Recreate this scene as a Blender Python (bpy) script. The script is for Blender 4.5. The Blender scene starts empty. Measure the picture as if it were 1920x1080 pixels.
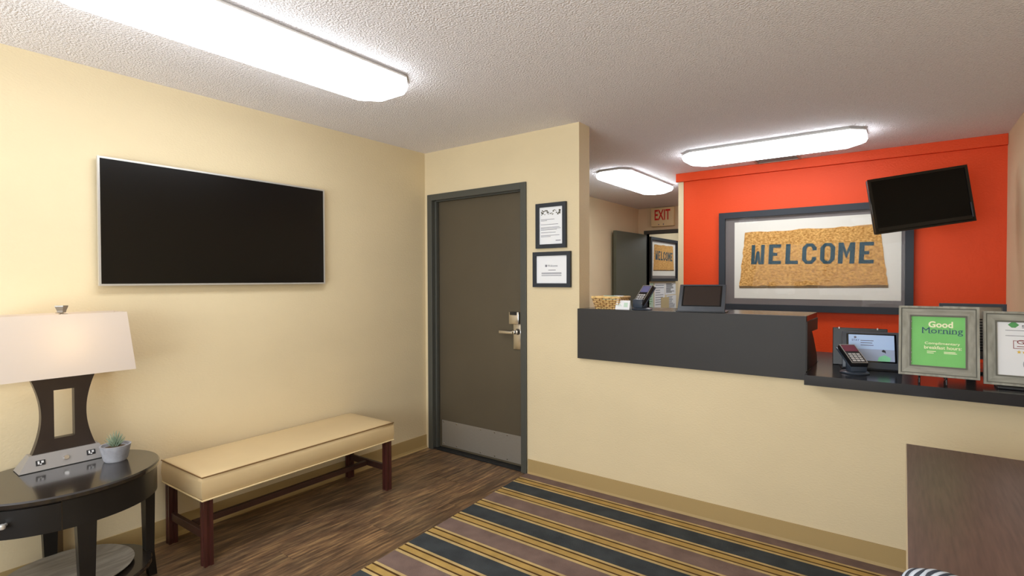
import bpy, bmesh, math, random
from mathutils import Vector, Matrix, Euler
random.seed(7)
SC = bpy.context.scene
COL = SC.collection
PI = math.pi
R = math.radians

# ------------------------------------------------------------------ camera, world, exposure
cd = bpy.data.cameras.new('camera'); cam = bpy.data.objects.new('camera', cd); COL.objects.link(cam)
F_PX, YAW, PITCH, ROLL = 990.98, 36.62, 0.8847, -0.19
cd.sensor_fit = 'HORIZONTAL'; cd.sensor_width = 36.0; cd.lens = 36.0*F_PX/1920.0
cd.clip_start = 0.02; cd.clip_end = 100
cam.location = (3.1789, -3.0784, 1.3855)
_y, _p, _r = R(YAW), R(PITCH), R(ROLL)
fw = Vector((-math.sin(_y)*math.cos(_p), math.cos(_y)*math.cos(_p), -math.sin(_p)))
rt = Vector((math.cos(_y), math.sin(_y), 0)); up = rt.cross(fw)
r2 = rt*math.cos(_r)+up*math.sin(_r); u2 = -rt*math.sin(_r)+up*math.cos(_r)
cam.matrix_world = Matrix(((r2.x, u2.x, -fw.x, cam.location.x), (r2.y, u2.y, -fw.y, cam.location.y),
                           (r2.z, u2.z, -fw.z, cam.location.z), (0, 0, 0, 1)))
SC.camera = cam
SC.view_settings.view_transform = 'Standard'; SC.view_settings.look = 'None'
SC.view_settings.gamma = 1.0; SC.view_settings.use_curve_mapping = False
SC.view_settings.exposure = -1.07
try:
    SC.cycles.max_bounces = 10; SC.cycles.diffuse_bounces = 6
    SC.cycles.sample_clamp_indirect = 8.0
except Exception: pass
wd = bpy.data.worlds.new('world'); SC.world = wd; wd.use_nodes = True
wd.node_tree.nodes['Background'].inputs[0].default_value = (0.80, 0.90, 1.0, 1)
wd.node_tree.nodes['Background'].inputs[1].default_value = 1.0
TUBE = 23.0          # radiance of the fluorescent diffusers
LAMP_W = 5.5         # bulb of the table lamp
FILL_W = 275.0         # added fill light at the unseen back window

def area_light(name, loc, rot, sx, sy, power, col=(1, 1, 1)):
    l = bpy.data.lights.new(name, 'AREA'); l.shape = 'RECTANGLE'; l.size = sx; l.size_y = sy
    l.energy = power; l.color = col
    o = bpy.data.objects.new(name, l); COL.objects.link(o); o.location = loc; o.rotation_euler = rot
    return o
area_light('added_window_fill', (1.9, -4.78, 1.35), (R(126), 0, 0), 2.6, 1.9, FILL_W, (0.90, 0.96, 1.0))  # added fill at the back window, tilted up to brighten the ceiling

H = 2.4265           # ceiling height

# ------------------------------------------------------------------ materials
def lin(c):
    return tuple(((v/255)/12.92 if v/255 <= .04045 else ((v/255+.055)/1.055)**2.4) for v in c) + (1,)
def nn(nt, t, **kw):
    n = nt.nodes.new(t)
    for k, v in kw.items(): setattr(n, k, v)
    return n
def mat(name, rgb, rough=.5, metal=0, spec=.5, var=0, vscale=8, bump=0, bscale=60, stretch=(1, 1, 1), rgb2=None,
        detail=4, emit=0, coat=0, dist=.002):
    m = bpy.data.materials.new(name); m.use_nodes = True; nt = m.node_tree
    b = nt.nodes['Principled BSDF']; c = lin(rgb)
    b.inputs['Base Color'].default_value = c; b.inputs['Roughness'].default_value = rough
    b.inputs['Metallic'].default_value = metal; b.inputs['Specular IOR Level'].default_value = spec
    if coat: b.inputs['Coat Weight'].default_value = coat; b.inputs['Coat Roughness'].default_value = .08
    if emit:
        b.inputs['Emission Color'].default_value = c; b.inputs['Emission Strength'].default_value = emit
    if var or rgb2 or bump:
        tc = nn(nt, 'ShaderNodeTexCoord'); mp = nn(nt, 'ShaderNodeMapping'); mp.inputs['Scale'].default_value = stretch
        nt.links.new(tc.outputs['Object'], mp.inputs['Vector'])
    if var or rgb2:
        no = nn(nt, 'ShaderNodeTexNoise'); no.inputs['Scale'].default_value = vscale; no.inputs['Detail'].default_value = detail
        nt.links.new(mp.outputs[0], no.inputs['Vector'])
        cr = nn(nt, 'ShaderNodeValToRGB'); e = cr.color_ramp.elements
        e[0].position = .32; e[1].position = .68
        e[0].color = tuple(max(0, v*(1-var)) for v in c[:3])+(1,)
        e[1].color = lin(rgb2) if rgb2 else tuple(min(1, v*(1+var)) for v in c[:3])+(1,)
        nt.links.new(no.outputs['Fac'], cr.inputs[0]); nt.links.new(cr.outputs[0], b.inputs['Base Color'])
    if bump:
        nb = nn(nt, 'ShaderNodeTexNoise'); nb.inputs['Scale'].default_value = bscale; nb.inputs['Detail'].default_value = 3
        nt.links.new(mp.outputs[0], nb.inputs['Vector'])
        bp = nn(nt, 'ShaderNodeBump'); bp.inputs['Strength'].default_value = bump; bp.inputs['Distance'].default_value = dist
        nt.links.new(nb.outputs['Fac'], bp.inputs['Height']); nt.links.new(bp.outputs[0], b.inputs['Normal'])
    return m
WALL = (217, 200, 165)
M = {}
M['wall'] = mat('cream_wall_paint', WALL, .62, spec=.25, var=.03, vscale=1.5, bump=.35, bscale=70, dist=.004, stretch=(1, 1, 1.8))
M['red'] = mat('orange_red_paint', (228, 74, 27), .5, spec=.25, bump=.4, bscale=80, dist=.004)
M['ceiling'] = mat('popcorn_ceiling', (240, 236, 239), .95, spec=.1, var=.05, vscale=120, bump=1.0, bscale=110, dist=.012)
M['base'] = mat('tan_cove_base', (172, 147, 100), .55, spec=.3)
M['base_toe'] = mat('tan_cove_toe', (196, 178, 142), .4, spec=.4)
M['door'] = mat('taupe_door_paint', (84, 75, 60), .42, spec=.4, var=.04, vscale=3)
M['frame_paint'] = mat('grey_door_frame_paint', (74, 74, 68), .45, spec=.4)
M['green_door'] = mat('grey_green_door_paint', (86, 90, 76), .5)
M['steel'] = mat('brushed_steel', (158, 152, 142), .42, metal=.55, var=.06, vscale=30, stretch=(1, 1, 30))
M['chrome'] = mat('satin_chrome', (214, 210, 205), .22, metal=1)
M['counter'] = mat('charcoal_laminate', (50, 48, 47), .5, spec=.3, var=.06, vscale=3)
M['counter_top'] = mat('black_laminate_top', (36, 36, 39), .17, spec=.55)
M['black'] = mat('black_plastic', (24, 24, 27), .35)
M['black_gloss'] = mat('black_glossy_bezel', (9, 9, 11), .12)
M['screen_black2'] = mat('black_swivel_screen', (3, 3, 4), .12, spec=.22)
M['screen_black'] = mat('dark_tv_screen', (6, 5, 5), .2, spec=.4)
M['silver'] = mat('silver_bezel', (206, 204, 200), .3, metal=.6)
M['espresso'] = mat('espresso_table_lacquer', (34, 29, 26), .17, spec=.6, var=.15, vscale=6, coat=.4)
M['espresso_dull'] = mat('espresso_apron_wood', (26, 24, 23), .34, spec=.35, var=.15, vscale=6)
M['espresso2'] = mat('espresso_lamp_wood', (50, 40, 35), .3, spec=.5, var=.15, vscale=9)
M['mahog'] = mat('dark_red_bench_wood', (66, 32, 28), .3, spec=.5, var=.3, vscale=6, stretch=(6, 6, .6))
M['mahog_h'] = mat('dark_bench_stretcher_wood', (58, 34, 28), .4, var=.3, vscale=6, stretch=(6, .6, 6))
M['vinyl'] = mat('beige_vinyl', (206, 182, 140), .42, spec=.4, var=.03, vscale=4)
M['piping'] = mat('brown_piping', (120, 88, 52), .5)
M['piping_light'] = mat('cream_piping', (224, 202, 156), .5)
M['white'] = mat('white_enamel', (232, 232, 230), .5)
M['paper'] = mat('white_paper', (232, 233, 236), .7)
M['paper_warm'] = mat('warm_white_print', (226, 222, 212), .7)
M['ink'] = mat('grey_print_ink', (120, 120, 130), .8)
M['ink_olive'] = mat('olive_grey_ink', (104, 100, 86), .8)
M['ink_dark'] = mat('dark_print_ink', (52, 52, 58), .8)
M['ink_green'] = mat('green_print_ink', (92, 160, 96), .8)
M['ink_red'] = mat('maroon_print_ink', (140, 70, 70), .8)
M['ink_gold'] = mat('gold_print_ink', (222, 184, 70), .8)
M['tan_paper'] = mat('tan_paper', (196, 178, 138), .8)
M['green_paper'] = mat('lime_green_print', (120, 198, 108), .6, var=.06, vscale=9)
M['pale_green_paper'] = mat('pale_green_paper', (190, 214, 196), .7)
M['letter_cream'] = mat('cream_lettering', (244, 244, 206), .6)
M['letter_navy'] = mat('navy_lettering', (42, 78, 104), .6)
M['picframe'] = mat('charcoal_picture_frame', (44, 48, 55), .45, spec=.3)
M['mat_grey'] = mat('grey_mat_board', (116, 108, 106), .6, var=.05, vscale=5)
M['coir'] = mat('golden_coir', (170, 118, 58), .95, rgb2=(232, 184, 114), vscale=80, bump=.7, bscale=150, dist=.006, spec=.1, stretch=(.7, 1, 1))
M['coir_edge'] = mat('dark_coir_edge', (116, 92, 62), .9, var=.2, vscale=60)
M['coir_letter'] = mat('slate_teal_coir', (50, 76, 86), .9, var=.25, vscale=70, bump=.6, bscale=120, dist=.004)
M['wickeryellow'] = mat('straw_wicker', (226, 190, 126), .6, var=.2, vscale=40)
M['wicker_dark'] = mat('brown_wicker', (150, 112, 66), .7)
M['tablet_grey'] = mat('dark_grey_tablet_stand', (74, 78, 86), .4)
M['tablet_screen'] = mat('brown_black_tablet_screen', (52, 42, 38), .2)
M['slate'] = mat('slate_plastic', (58, 66, 78), .35)
M['purple_lcd'] = mat('lilac_lcd', (104, 104, 146), .3, emit=.15)
M['maroon_lcd'] = mat('maroon_lcd', (118, 52, 72), .3, emit=.15)
M['key'] = mat('pale_keys', (198, 196, 196), .5)
M['key_dark'] = mat('dark_keypad', (34, 32, 36), .45)
M['blue_screen'] = mat('pale_blue_backlit_screen', (176, 200, 236), .4, emit=.35)
M['grey_screen'] = mat('grey_backlit_screen', (160, 172, 196), .4, emit=.3)
M['green_screen'] = mat('mint_backlit_screen', (134, 208, 160), .4, emit=.3)
M['weathered'] = mat('weathered_grey_wood', (132, 130, 118), .6, rgb2=(160, 158, 146), vscale=10, stretch=(6, 6, 1))
M['weathered_h'] = mat('weathered_grey_wood_rail', (132, 130, 118), .6, rgb2=(160, 158, 146), vscale=10, stretch=(1, 6, 6))
M['groove_shade'] = mat('shade_darkened_grey_wood', (96, 94, 84), .6)  # frame grey darkened, paints shade between the frame lips
M['exit_case'] = mat('cream_exit_case', (226, 208, 160), .5)
M['exit_red'] = mat('exit_red', (206, 28, 24), .5)
M['shade'] = None
M['pewter'] = mat('pewter_metal', (150, 146, 140), .35, metal=.8)
M['base_grey'] = mat('grey_lamp_base', (150, 146, 144), .35, metal=.3)
M['concrete'] = mat('blue_grey_concrete_pot', (150, 150, 156), .85, var=.16, vscale=30, bump=.4, bscale=90)
M['soil'] = mat('brown_potting_soil', (92, 74, 56), .95)
M['succulent'] = mat('grey_green_succulent', (96, 118, 98), .6, rgb2=(150, 164, 140), vscale=40)
M['tray'] = mat('grey_washed_wood_tray', (124, 116, 106), .5, rgb2=(156, 148, 136), vscale=7, stretch=(6, 1, 6))
M['table_wood'] = mat('brown_wood_laminate', (92, 68, 60), .36, rgb2=(112, 86, 76), vscale=9, stretch=(12, .8, 12), spec=.5, detail=6)
M['edge_band'] = mat('pale_edge_band', (196, 178, 146), .5)
M['rope_dark'] = mat('dark_navy_cord', (40, 46, 58), .6)
M['rope_light'] = mat('silver_grey_cord', (176, 182, 192), .5)
M['rubber'] = mat('black_rubber', (18, 18, 18), .7)
M['cord'] = mat('brown_cord_cover', (120, 98, 70), .6)
M['vent'] = mat('grey_vent', (178, 170, 160), .6)
M['sub'] = mat('dark_subfloor', (50, 40, 33), .9)
M['floor2'] = mat('grey_office_floor', (110, 98, 86), .7)

def emission(name, rgb, s):
    m = bpy.data.materials.new(name); m.use_nodes = True; nt = m.node_tree; nt.nodes.clear()
    e = nn(nt, 'ShaderNodeEmission'); e.inputs[0].default_value = lin(rgb); e.inputs[1].default_value = s
    o = nn(nt, 'ShaderNodeOutputMaterial'); nt.links.new(e.outputs[0], o.inputs[0]); return m
M['tube'] = emission('fluorescent_diffuser', (246, 251, 255), TUBE)

def shade_mat():
    m = bpy.data.materials.new('white_linen_shade'); m.use_nodes = True; nt = m.node_tree; nt.nodes.clear()
    d = nn(nt, 'ShaderNodeBsdfDiffuse'); d.inputs[0].default_value = lin((214, 204, 196))
    t = nn(nt, 'ShaderNodeBsdfTranslucent'); t.inputs[0].default_value = lin((236, 222, 204))
    x = nn(nt, 'ShaderNodeMixShader'); x.inputs[0].default_value = .35
    o = nn(nt, 'ShaderNodeOutputMaterial')
    nt.links.new(d.outputs[0], x.inputs[1]); nt.links.new(t.outputs[0], x.inputs[2]); nt.links.new(x.outputs[0], o.inputs[0]); return m
M['shade'] = shade_mat()

def glass_mat(name, refl, tint=(255, 255, 255)):
    m = bpy.data.materials.new(name); m.use_nodes = True; nt = m.node_tree; nt.nodes.clear()
    g = nn(nt, 'ShaderNodeBsdfGlossy'); g.inputs['Roughness'].default_value = .02
    t = nn(nt, 'ShaderNodeBsdfTransparent'); t.inputs[0].default_value = lin(tint)
    x = nn(nt, 'ShaderNodeMixShader'); f = nn(nt, 'ShaderNodeLayerWeight'); f.inputs[0].default_value = .5
    pw_ = nn(nt, 'ShaderNodeMath', operation='POWER'); pw_.inputs[1].default_value = 5; ma = nn(nt, 'ShaderNodeMath', operation='MULTIPLY_ADD'); ma.inputs[1].default_value = .35; ma.inputs[2].default_value = refl
    nt.links.new(f.outputs['Facing'], pw_.inputs[0]); nt.links.new(pw_.outputs[0], ma.inputs[0])
    o = nn(nt, 'ShaderNodeOutputMaterial')
    nt.links.new(ma.outputs[0], x.inputs[0]); nt.links.new(t.outputs[0], x.inputs[1]); nt.links.new(g.outputs[0], x.inputs[2])
    nt.links.new(x.outputs[0], o.inputs[0]); return m
M['glass'] = glass_mat('picture_glass', .002)

def carpet_mat():
    m = bpy.data.materials.new('striped_carpet_pile'); m.use_nodes = True; nt = m.node_tree; L = nt.links.new
    b = nt.nodes['Principled BSDF']; b.inputs['Roughness'].default_value = .95; b.inputs['Specular IOR Level'].default_value = .1
    tc = nn(nt, 'ShaderNodeTexCoord'); sp = nn(nt, 'ShaderNodeSeparateXYZ'); L(tc.outputs['Object'], sp.inputs[0])
    a = nn(nt, 'ShaderNodeMath', operation='MULTIPLY_ADD'); a.inputs[1].default_value = -1; a.inputs[2].default_value = -.09
    L(sp.outputs['Y'], a.inputs[0])
    d = nn(nt, 'ShaderNodeMath', operation='DIVIDE'); d.inputs[1].default_value = .44; L(a.outputs[0], d.inputs[0])
    fl = nn(nt, 'ShaderNodeMath', operation='FLOOR'); L(d.outputs[0], fl.inputs[0])
    fr = nn(nt, 'ShaderNodeMath', operation='SUBTRACT'); L(d.outputs[0], fr.inputs[0]); L(fl.outputs[0], fr.inputs[1])
    cr = nn(nt, 'ShaderNodeValToRGB'); r = cr.color_ramp; r.interpolation = 'CONSTANT'
    light, dark, gold, navy, taupe = (196, 170, 118), (84, 60, 36), (184, 152, 90), (66, 70, 73), (124, 104, 97)
    grp = [(0, light), (.017, dark), (.028, gold), (.067, dark), (.077, light)]
    st = [(p, c) for p, c in grp]+[(.095, navy)]+[(p+.22, c) for p, c in grp]+[(.315, taupe)]
    while len(r.elements) < len(st): r.elements.new(.5)
    for e, (p, c) in zip(r.elements, st): e.position = p/.44; e.color = lin(c)
    L(fr.outputs[0], cr.inputs[0])
    n1 = nn(nt, 'ShaderNodeTexNoise'); n1.inputs['Scale'].default_value = 9; n1.inputs['Detail'].default_value = 5; L(tc.outputs['Object'], n1.inputs['Vector'])
    n2 = nn(nt, 'ShaderNodeTexNoise'); n2.inputs['Scale'].default_value = 260; L(tc.outputs['Object'], n2.inputs['Vector'])
    c1 = nn(nt, 'ShaderNodeMapRange'); c1.inputs[1].default_value = .3; c1.inputs[2].default_value = .7; c1.inputs[3].default_value = .80; c1.inputs[4].default_value = 1.12; L(n1.outputs['Fac'], c1.inputs[0])
    mx = nn(nt, 'ShaderNodeMix', data_type='RGBA', blend_type='MULTIPLY'); mx.inputs['Factor'].default_value = 1
    L(cr.outputs[0], mx.inputs['A']); L(c1.outputs[0], mx.inputs['B']); L(mx.outputs['Result'], b.inputs['Base Color'])
    bp = nn(nt, 'ShaderNodeBump'); bp.inputs['Strength'].default_value = .5; bp.inputs['Distance'].default_value = .004
    L(n2.outputs['Fac'], bp.inputs['Height']); L(bp.outputs[0], b.inputs['Normal']); return m
M['carpet'] = carpet_mat()

def plank_mat():
    m = bpy.data.materials.new('dark_wood_vinyl_plank'); m.use_nodes = True; nt = m.node_tree; L = nt.links.new
    b = nt.nodes['Principled BSDF']; b.inputs['Roughness'].default_value = .36; b.inputs['Specular IOR Level'].default_value = .4
    tc = nn(nt, 'ShaderNodeTexCoord'); oi = nn(nt, 'ShaderNodeObjectInfo')
    mp = nn(nt, 'ShaderNodeMapping'); mp.inputs['Scale'].default_value = (26, 2.4, 1); L(tc.outputs['Object'], mp.inputs[0])
    ad = nn(nt, 'ShaderNodeVectorMath', operation='ADD'); cm = nn(nt, 'ShaderNodeCombineXYZ')
    ml = nn(nt, 'ShaderNodeMath', operation='MULTIPLY'); ml.inputs[1].default_value = 37; L(oi.outputs['Random'], ml.inputs[0])
    for i in range(3): L(ml.outputs[0], cm.inputs[i])
    L(mp.outputs[0], ad.inputs[0]); L(cm.outputs[0], ad.inputs[1])
    n = nn(nt, 'ShaderNodeTexNoise'); n.inputs['Scale'].default_value = 2.2; n.inputs['Detail'].default_value = 7; n.inputs['Roughness'].default_value = .65; L(ad.outputs[0], n.inputs['Vector'])
    cr = nn(nt, 'ShaderNodeValToRGB'); e = cr.color_ramp.elements
    e[0].position = .30; e[0].color = lin((66, 52, 42)); e[1].position = .72; e[1].color = lin((170, 142, 102))
    x = cr.color_ramp.elements.new(.5); x.color = lin((112, 90, 70)); L(n.outputs['Fac'], cr.inputs[0])
    mr = nn(nt, 'ShaderNodeMapRange'); mr.inputs[3].default_value = .82; mr.inputs[4].default_value = 1.12; L(oi.outputs['Random'], mr.inputs[0])
    mx = nn(nt, 'ShaderNodeMix', data_type='RGBA', blend_type='MULTIPLY'); mx.inputs['Factor'].default_value = 1
    m2 = nn(nt, 'ShaderNodeMapping'); m2.inputs['Scale'].default_value = (7, 1.6, 1); L(ad.outputs[0], m2.inputs[0]); m2.inputs['Scale'].default_value = (.25, .8, 1)
    n2 = nn(nt, 'ShaderNodeTexNoise'); n2.inputs['Scale'].default_value = 1.4; n2.inputs['Detail'].default_value = 4; L(m2.outputs[0], n2.inputs['Vector'])
    c2 = nn(nt, 'ShaderNodeValToRGB'); q = c2.color_ramp.elements; q[0].position = .35; q[0].color = (.74, .72, .71, 1); q[1].position = .68; q[1].color = (1.2, 1.08, .96, 1); L(n2.outputs['Fac'], c2.inputs[0])
    my = nn(nt, 'ShaderNodeMix', data_type='RGBA', blend_type='MULTIPLY'); my.inputs['Factor'].default_value = 1
    L(cr.outputs[0], my.inputs['A']); L(c2.outputs[0], my.inputs['B'])
    L(my.outputs['Result'], mx.inputs['A']); L(mr.outputs[0], mx.inputs['B']); L(mx.outputs['Result'], b.inputs['Base Color'])
    bp = nn(nt, 'ShaderNodeBump'); bp.inputs['Strength'].default_value = .25; bp.inputs['Distance'].default_value = .002
    L(n.outputs['Fac'], bp.inputs['Height']); L(bp.outputs[0], b.inputs['Normal']); return m
M['plank'] = plank_mat()

# ------------------------------------------------------------------ mesh helpers
class B:
    """collects shapes into one bmesh"""
    def __init__(s): s.bm = bmesh.new()
    def box(s, x0, x1, y0, y1, z0, z1, bev=0, seg=2):
        r = bmesh.ops.create_cube(s.bm, size=1.0)
        for v in r['verts']: v.co = Vector(((x0+x1)/2+v.co.x*(x1-x0), (y0+y1)/2+v.co.y*(y1-y0), (z0+z1)/2+v.co.z*(z1-z0)))
        if bev:
            es = list({e for v in r['verts'] for e in v.link_edges})
            bmesh.ops.bevel(s.bm, geom=es, offset=bev, segments=seg, affect='EDGES', profile=.5)
        return s
    def hexa(s, p):          # eight points, bottom ring then top ring
        v = [s.bm.verts.new(q) for q in p]
        for f in ((3, 2, 1, 0), (4, 5, 6, 7), (0, 1, 5, 4), (1, 2, 6, 5), (2, 3, 7, 6), (3, 0, 4, 7)): s.bm.faces.new([v[i] for i in f])
        return s
    def prism(s, poly, axis, a, b):   # poly in the two other axes (cyclic order kept)
        def P(u, v, w): return {'x': (w, u, v), 'y': (u, w, v), 'z': (u, v, w)}[axis]
        va = [s.bm.verts.new(P(u, v, a)) for u, v in poly]; vb = [s.bm.verts.new(P(u, v, b)) for u, v in poly]
        n = len(poly); s.bm.faces.new(va[::-1]); s.bm.faces.new(vb)
        for i in range(n): s.bm.faces.new((va[i], va[(i+1) % n], vb[(i+1) % n], vb[i]))
        return s
    def loft(s, rings, cap=True):
        vs = [[s.bm.verts.new(p) for p in r] for r in rings]; n = len(rings[0])
        for a, b in zip(vs, vs[1:]):
            for i in range(n): s.bm.faces.new((a[i], a[(i+1) % n], b[(i+1) % n], b[i]))
        if cap: s.bm.faces.new(vs[0][::-1]); s.bm.faces.new(vs[-1])
        return s
    def lathe(s, prof, c=(0, 0, 0), n=24, sx=1, sy=1, cap=True):
        return s.loft([[(c[0]+r*sx*math.cos(2*PI*i/n), c[1]+r*sy*math.sin(2*PI*i/n), c[2]+z) for i in range(n)] for r, z in prof], cap)
    def cyl(s, p0, p1, r0, r1=None, n=14):
        p0, p1 = Vector(p0), Vector(p1); r1 = r0 if r1 is None else r1
        d = (p1-p0).normalized(); a = d.orthogonal().normalized(); b = d.cross(a)
        return s.loft([[tuple(p+(a*math.cos(2*PI*i/n)+b*math.sin(2*PI*i/n))*r) for i in range(n)] for p, r in ((p0, r0), (p1, r1))])
    def tube(s, pts, r, n=8, closed=False):
        pts = [Vector(p) for p in pts]; N = len(pts); rings = []; a = None
        for i, p in enumerate(pts):
            q = pts[(i+1) % N] if (closed or i < N-1) else p
            o = pts[i-1] if (closed or i > 0) else p
            d = (q-o).normalized()
            a = d.orthogonal().normalized() if a is None else (a-d*a.dot(d)).normalized()
            b = d.cross(a); rr = r(i/max(1, N-1)) if callable(r) else r
            rings.append([tuple(p+(a*math.cos(2*PI*k/n)+b*math.sin(2*PI*k/n))*rr) for k in range(n)])
        if closed: rings.append(rings[0]); return s.loft(rings, False)
        return s.loft(rings)
    def add_mesh(s, me, mtx):
        o = len(s.bm.verts); t = bmesh.new(); t.from_mesh(me); bmesh.ops.transform(t, matrix=mtx, verts=t.verts)
        m2 = bpy.data.meshes.new('tmp'); t.to_mesh(m2); t.free(); s.bm.from_mesh(m2); bpy.data.meshes.remove(m2); return s
    def xf(s, m): bmesh.ops.transform(s.bm, matrix=m, verts=s.bm.verts); return s
    def ob(s, name, m, parent=None, smooth=False, world=None, label=None, angle=40):
        bmesh.ops.recalc_face_normals(s.bm, faces=s.bm.faces)
        if world is None:
            rp = parent
            while rp is not None and rp.parent is not None: rp = rp.parent
            world = rp is not None and rp.get('w', 0) == 1
        if world:
            par = parent; off = Vector((0, 0, 0))
            while par is not None: off += par.location; par = par.parent
            for v in s.bm.verts: v.co -= off
        me = bpy.data.meshes.new(name); s.bm.to_mesh(me); s.bm.free()
        me.materials.append(m)
        if smooth:
            for p in me.polygons: p.use_smooth = True
            try: me.set_sharp_from_angle(angle=R(angle))
            except Exception: pass
        o = bpy.data.objects.new(name, me); COL.objects.link(o)
        if parent is not None: o.parent = parent
        if label: o['label'] = label
        return o

def tag(o, label=None, cat=None, group=None, kind=None):
    if label: o['label'] = label
    if cat: o['category'] = cat
    if group: o['group'] = group
    if kind: o['kind'] = kind
    return o
WROOTS = []
def thing(name, label, cat, loc=(0, 0, 0), rot=(0, 0, 0), group=None, world=True):
    o = bpy.data.objects.new(name, None); COL.objects.link(o); o.empty_display_size = .05
    o.location = loc; o.rotation_euler = rot; tag(o, label, cat, group)
    if world: o['w'] = 1; WROOTS.append(o)
    return o
def struct(name, b, m, parent=None, smooth=False, label=None):
    o = b.ob(name, m, parent, smooth); 
    if parent is None: tag(o, label, kind='structure')
    return o
def rect_frame(b, x0, x1, z0, z1, w, y0, y1):   # four mitred-looking bars, facing -y
    b.hexa([(x0, y0, z0), (x1, y0, z0), (x1, y1, z0), (x0, y1, z0), (x0+w, y0, z0+w), (x1-w, y0, z0+w), (x1-w, y1, z0+w), (x0+w, y1, z0+w)])
    b.hexa([(x0+w, y0, z1-w), (x1-w, y0, z1-w), (x1-w, y1, z1-w), (x0+w, y1, z1-w), (x0, y0, z1), (x1, y0, z1), (x1, y1, z1), (x0, y1, z1)])
    b.hexa([(x0, y0, z0), (x0+w, y0, z0+w), (x0+w, y1, z0+w), (x0, y1, z0), (x0, y0, z1), (x0+w, y0, z1-w), (x0+w, y1, z1-w), (x0, y1, z1)])
    b.hexa([(x1-w, y0, z0+w), (x1, y0, z0), (x1, y1, z0), (x1-w, y1, z0+w), (x1-w, y0, z1-w), (x1, y0, z1), (x1, y1, z1), (x1-w, y1, z1-w)])
    return b
_txt = {}
def text_mesh(txt, bold=0.0):
    k = (txt, bold)
    if k in _txt: return _txt[k]
    cu = bpy.data.curves.new('t', 'FONT'); cu.body = txt; cu.size = 1; cu.extrude = .004; cu.offset = bold; cu.resolution_u = 3
    o = bpy.data.objects.new('t', cu); COL.objects.link(o)
    dg = bpy.context.evaluated_depsgraph_get(); dg.update()
    me = bpy.data.meshes.new_from_object(o.evaluated_get(dg)); bpy.data.objects.remove(o); bpy.data.curves.remove(cu)
    xs = [v.co.x for v in me.vertices]; ys = [v.co.y for v in me.vertices]
    _txt[k] = (me, min(xs), max(xs), min(ys), max(ys)); return _txt[k]
def put_text(b, txt, x0, x1, z0, z1, y, bold=0.0):   # fits the word in the x-z box, facing -y
    me, a, c, d, e = text_mesh(txt, bold)
    sx = (x1-x0)/(c-a); sz = (z1-z0)/(e-d)
    m = Matrix(((sx, 0, 0, x0-a*sx), (0, 0, -.15, y), (0, sz, 0, z0-d*sz), (0, 0, 0, 1)))
    return b.add_mesh(me, m)
def lines(b, x0, zs, lens, h, y):
    for z, l in zip(zs, lens): b.box(x0, x0+l, y-.0006, y, z-h/2, z+h/2)
    return b

# ------------------------------------------------------------------ the room shell
fl = struct('floor', B().box(-.12, 4.0, -5.0, 8.2, -.10, -.006), M['sub'])
pw, pl = .152, 1.22
pm = {}
for i in range(8):
    off = (i*.47) % pl
    y1 = 0.142 + off
    while y1 > -3.7:
        a, c = max(y1-pl, -3.9), min(y1, .142)
        if c-a > .03 and i*pw < 1.32:
            key = round(c-a, 3)
            if key not in pm:
                pm[key] = B().box(-pw/2+.0006, pw/2-.0006, -(c-a)/2+.0006, (c-a)/2-.0006, -.006, 0, .0008, 1).ob('plank', M['plank'], fl)
                o = pm[key]
            else:
                o = pm[key].copy(); COL.objects.link(o)
            o.location = (pw/2+i*pw, (a+c)/2, 0)
        y1 -= pl
B().box(-.0, 4.0, .145, 8.2, -.006, 0).ob('office_flooring', M['floor2'], fl)
def cx(y): return 1.02-.0577*y
c = B().prism([(cx(0), -.004), (cx(-4.7), -4.7), (3.765, -4.7), (3.765, -.004)], 'z', .0006, .006)
tag(c.ob('striped_carpet', M['carpet']), 'navy, gold and taupe striped carpet beside the dark plank floor', 'carpet')

struct('ceiling', B().box(-.12, 4.0, -5.0, 8.2, H, H+.1), M['ceiling'])
struct('wall_left', B().box(-.12, 0, -5.0, 8.2, 0, H), M['wall'])
DX0, DX1, DZ = .06, 1.0, 2.06
wf = B().box(0, DX0, 0, .142, 0, H).box(DX0, DX1, 0, .142, DZ, H).box(DX1, 1.447, 0, .142, 0, H)
struct('wall_far', wf, M['wall'])
struct('wall_counter', B().box(1.447, 2.776, 0, .142, 0, 1.09).box(2.776, 3.77, 0, .142, 0, .862), M['wall'])
wr = struct('wall_red', B().box(1.42, 3.77, 2.137, 2.25, 0, H), M['red'])
struct('trim_1', B().box(1.355, 3.768, 2.10, 2.137, 2.346, H-.001), M['red'])
struct('trim_2', B().box(1.369, 1.42, 2.132, 2.25, 0, 2.346), M['wall'])
struct('wall_right', B().box(3.77, 3.9, -5.0, 2.25, 0, H), M['wall'])
wb = B().box(-.12, .5, -4.95, -4.83, 0, H).box(3.3, 4.0, -4.95, -4.83, 0, H).box(.5, 3.3, -4.95, -4.83, 2.3, H).box(.5, 3.3, -4.95, -4.83, 0, .35)
struct('wall_back', wb, M['wall'])
wn = thing('added_window', None, None, (1.9, -4.9, .35)); tag(wn, kind='structure')  # unseen window, added in the back wall to let in daylight
rect_frame(B(), .5, 3.3, .35, 2.3, .06, -4.93, -4.85).box(1.87, 1.93, -4.92, -4.86, .41, 2.24).ob('window_frame', M['frame_paint'], wn)
B().box(.56, 3.24, -4.9, -4.894, .41, 2.24).ob('pane', M['glass'], wn)
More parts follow.
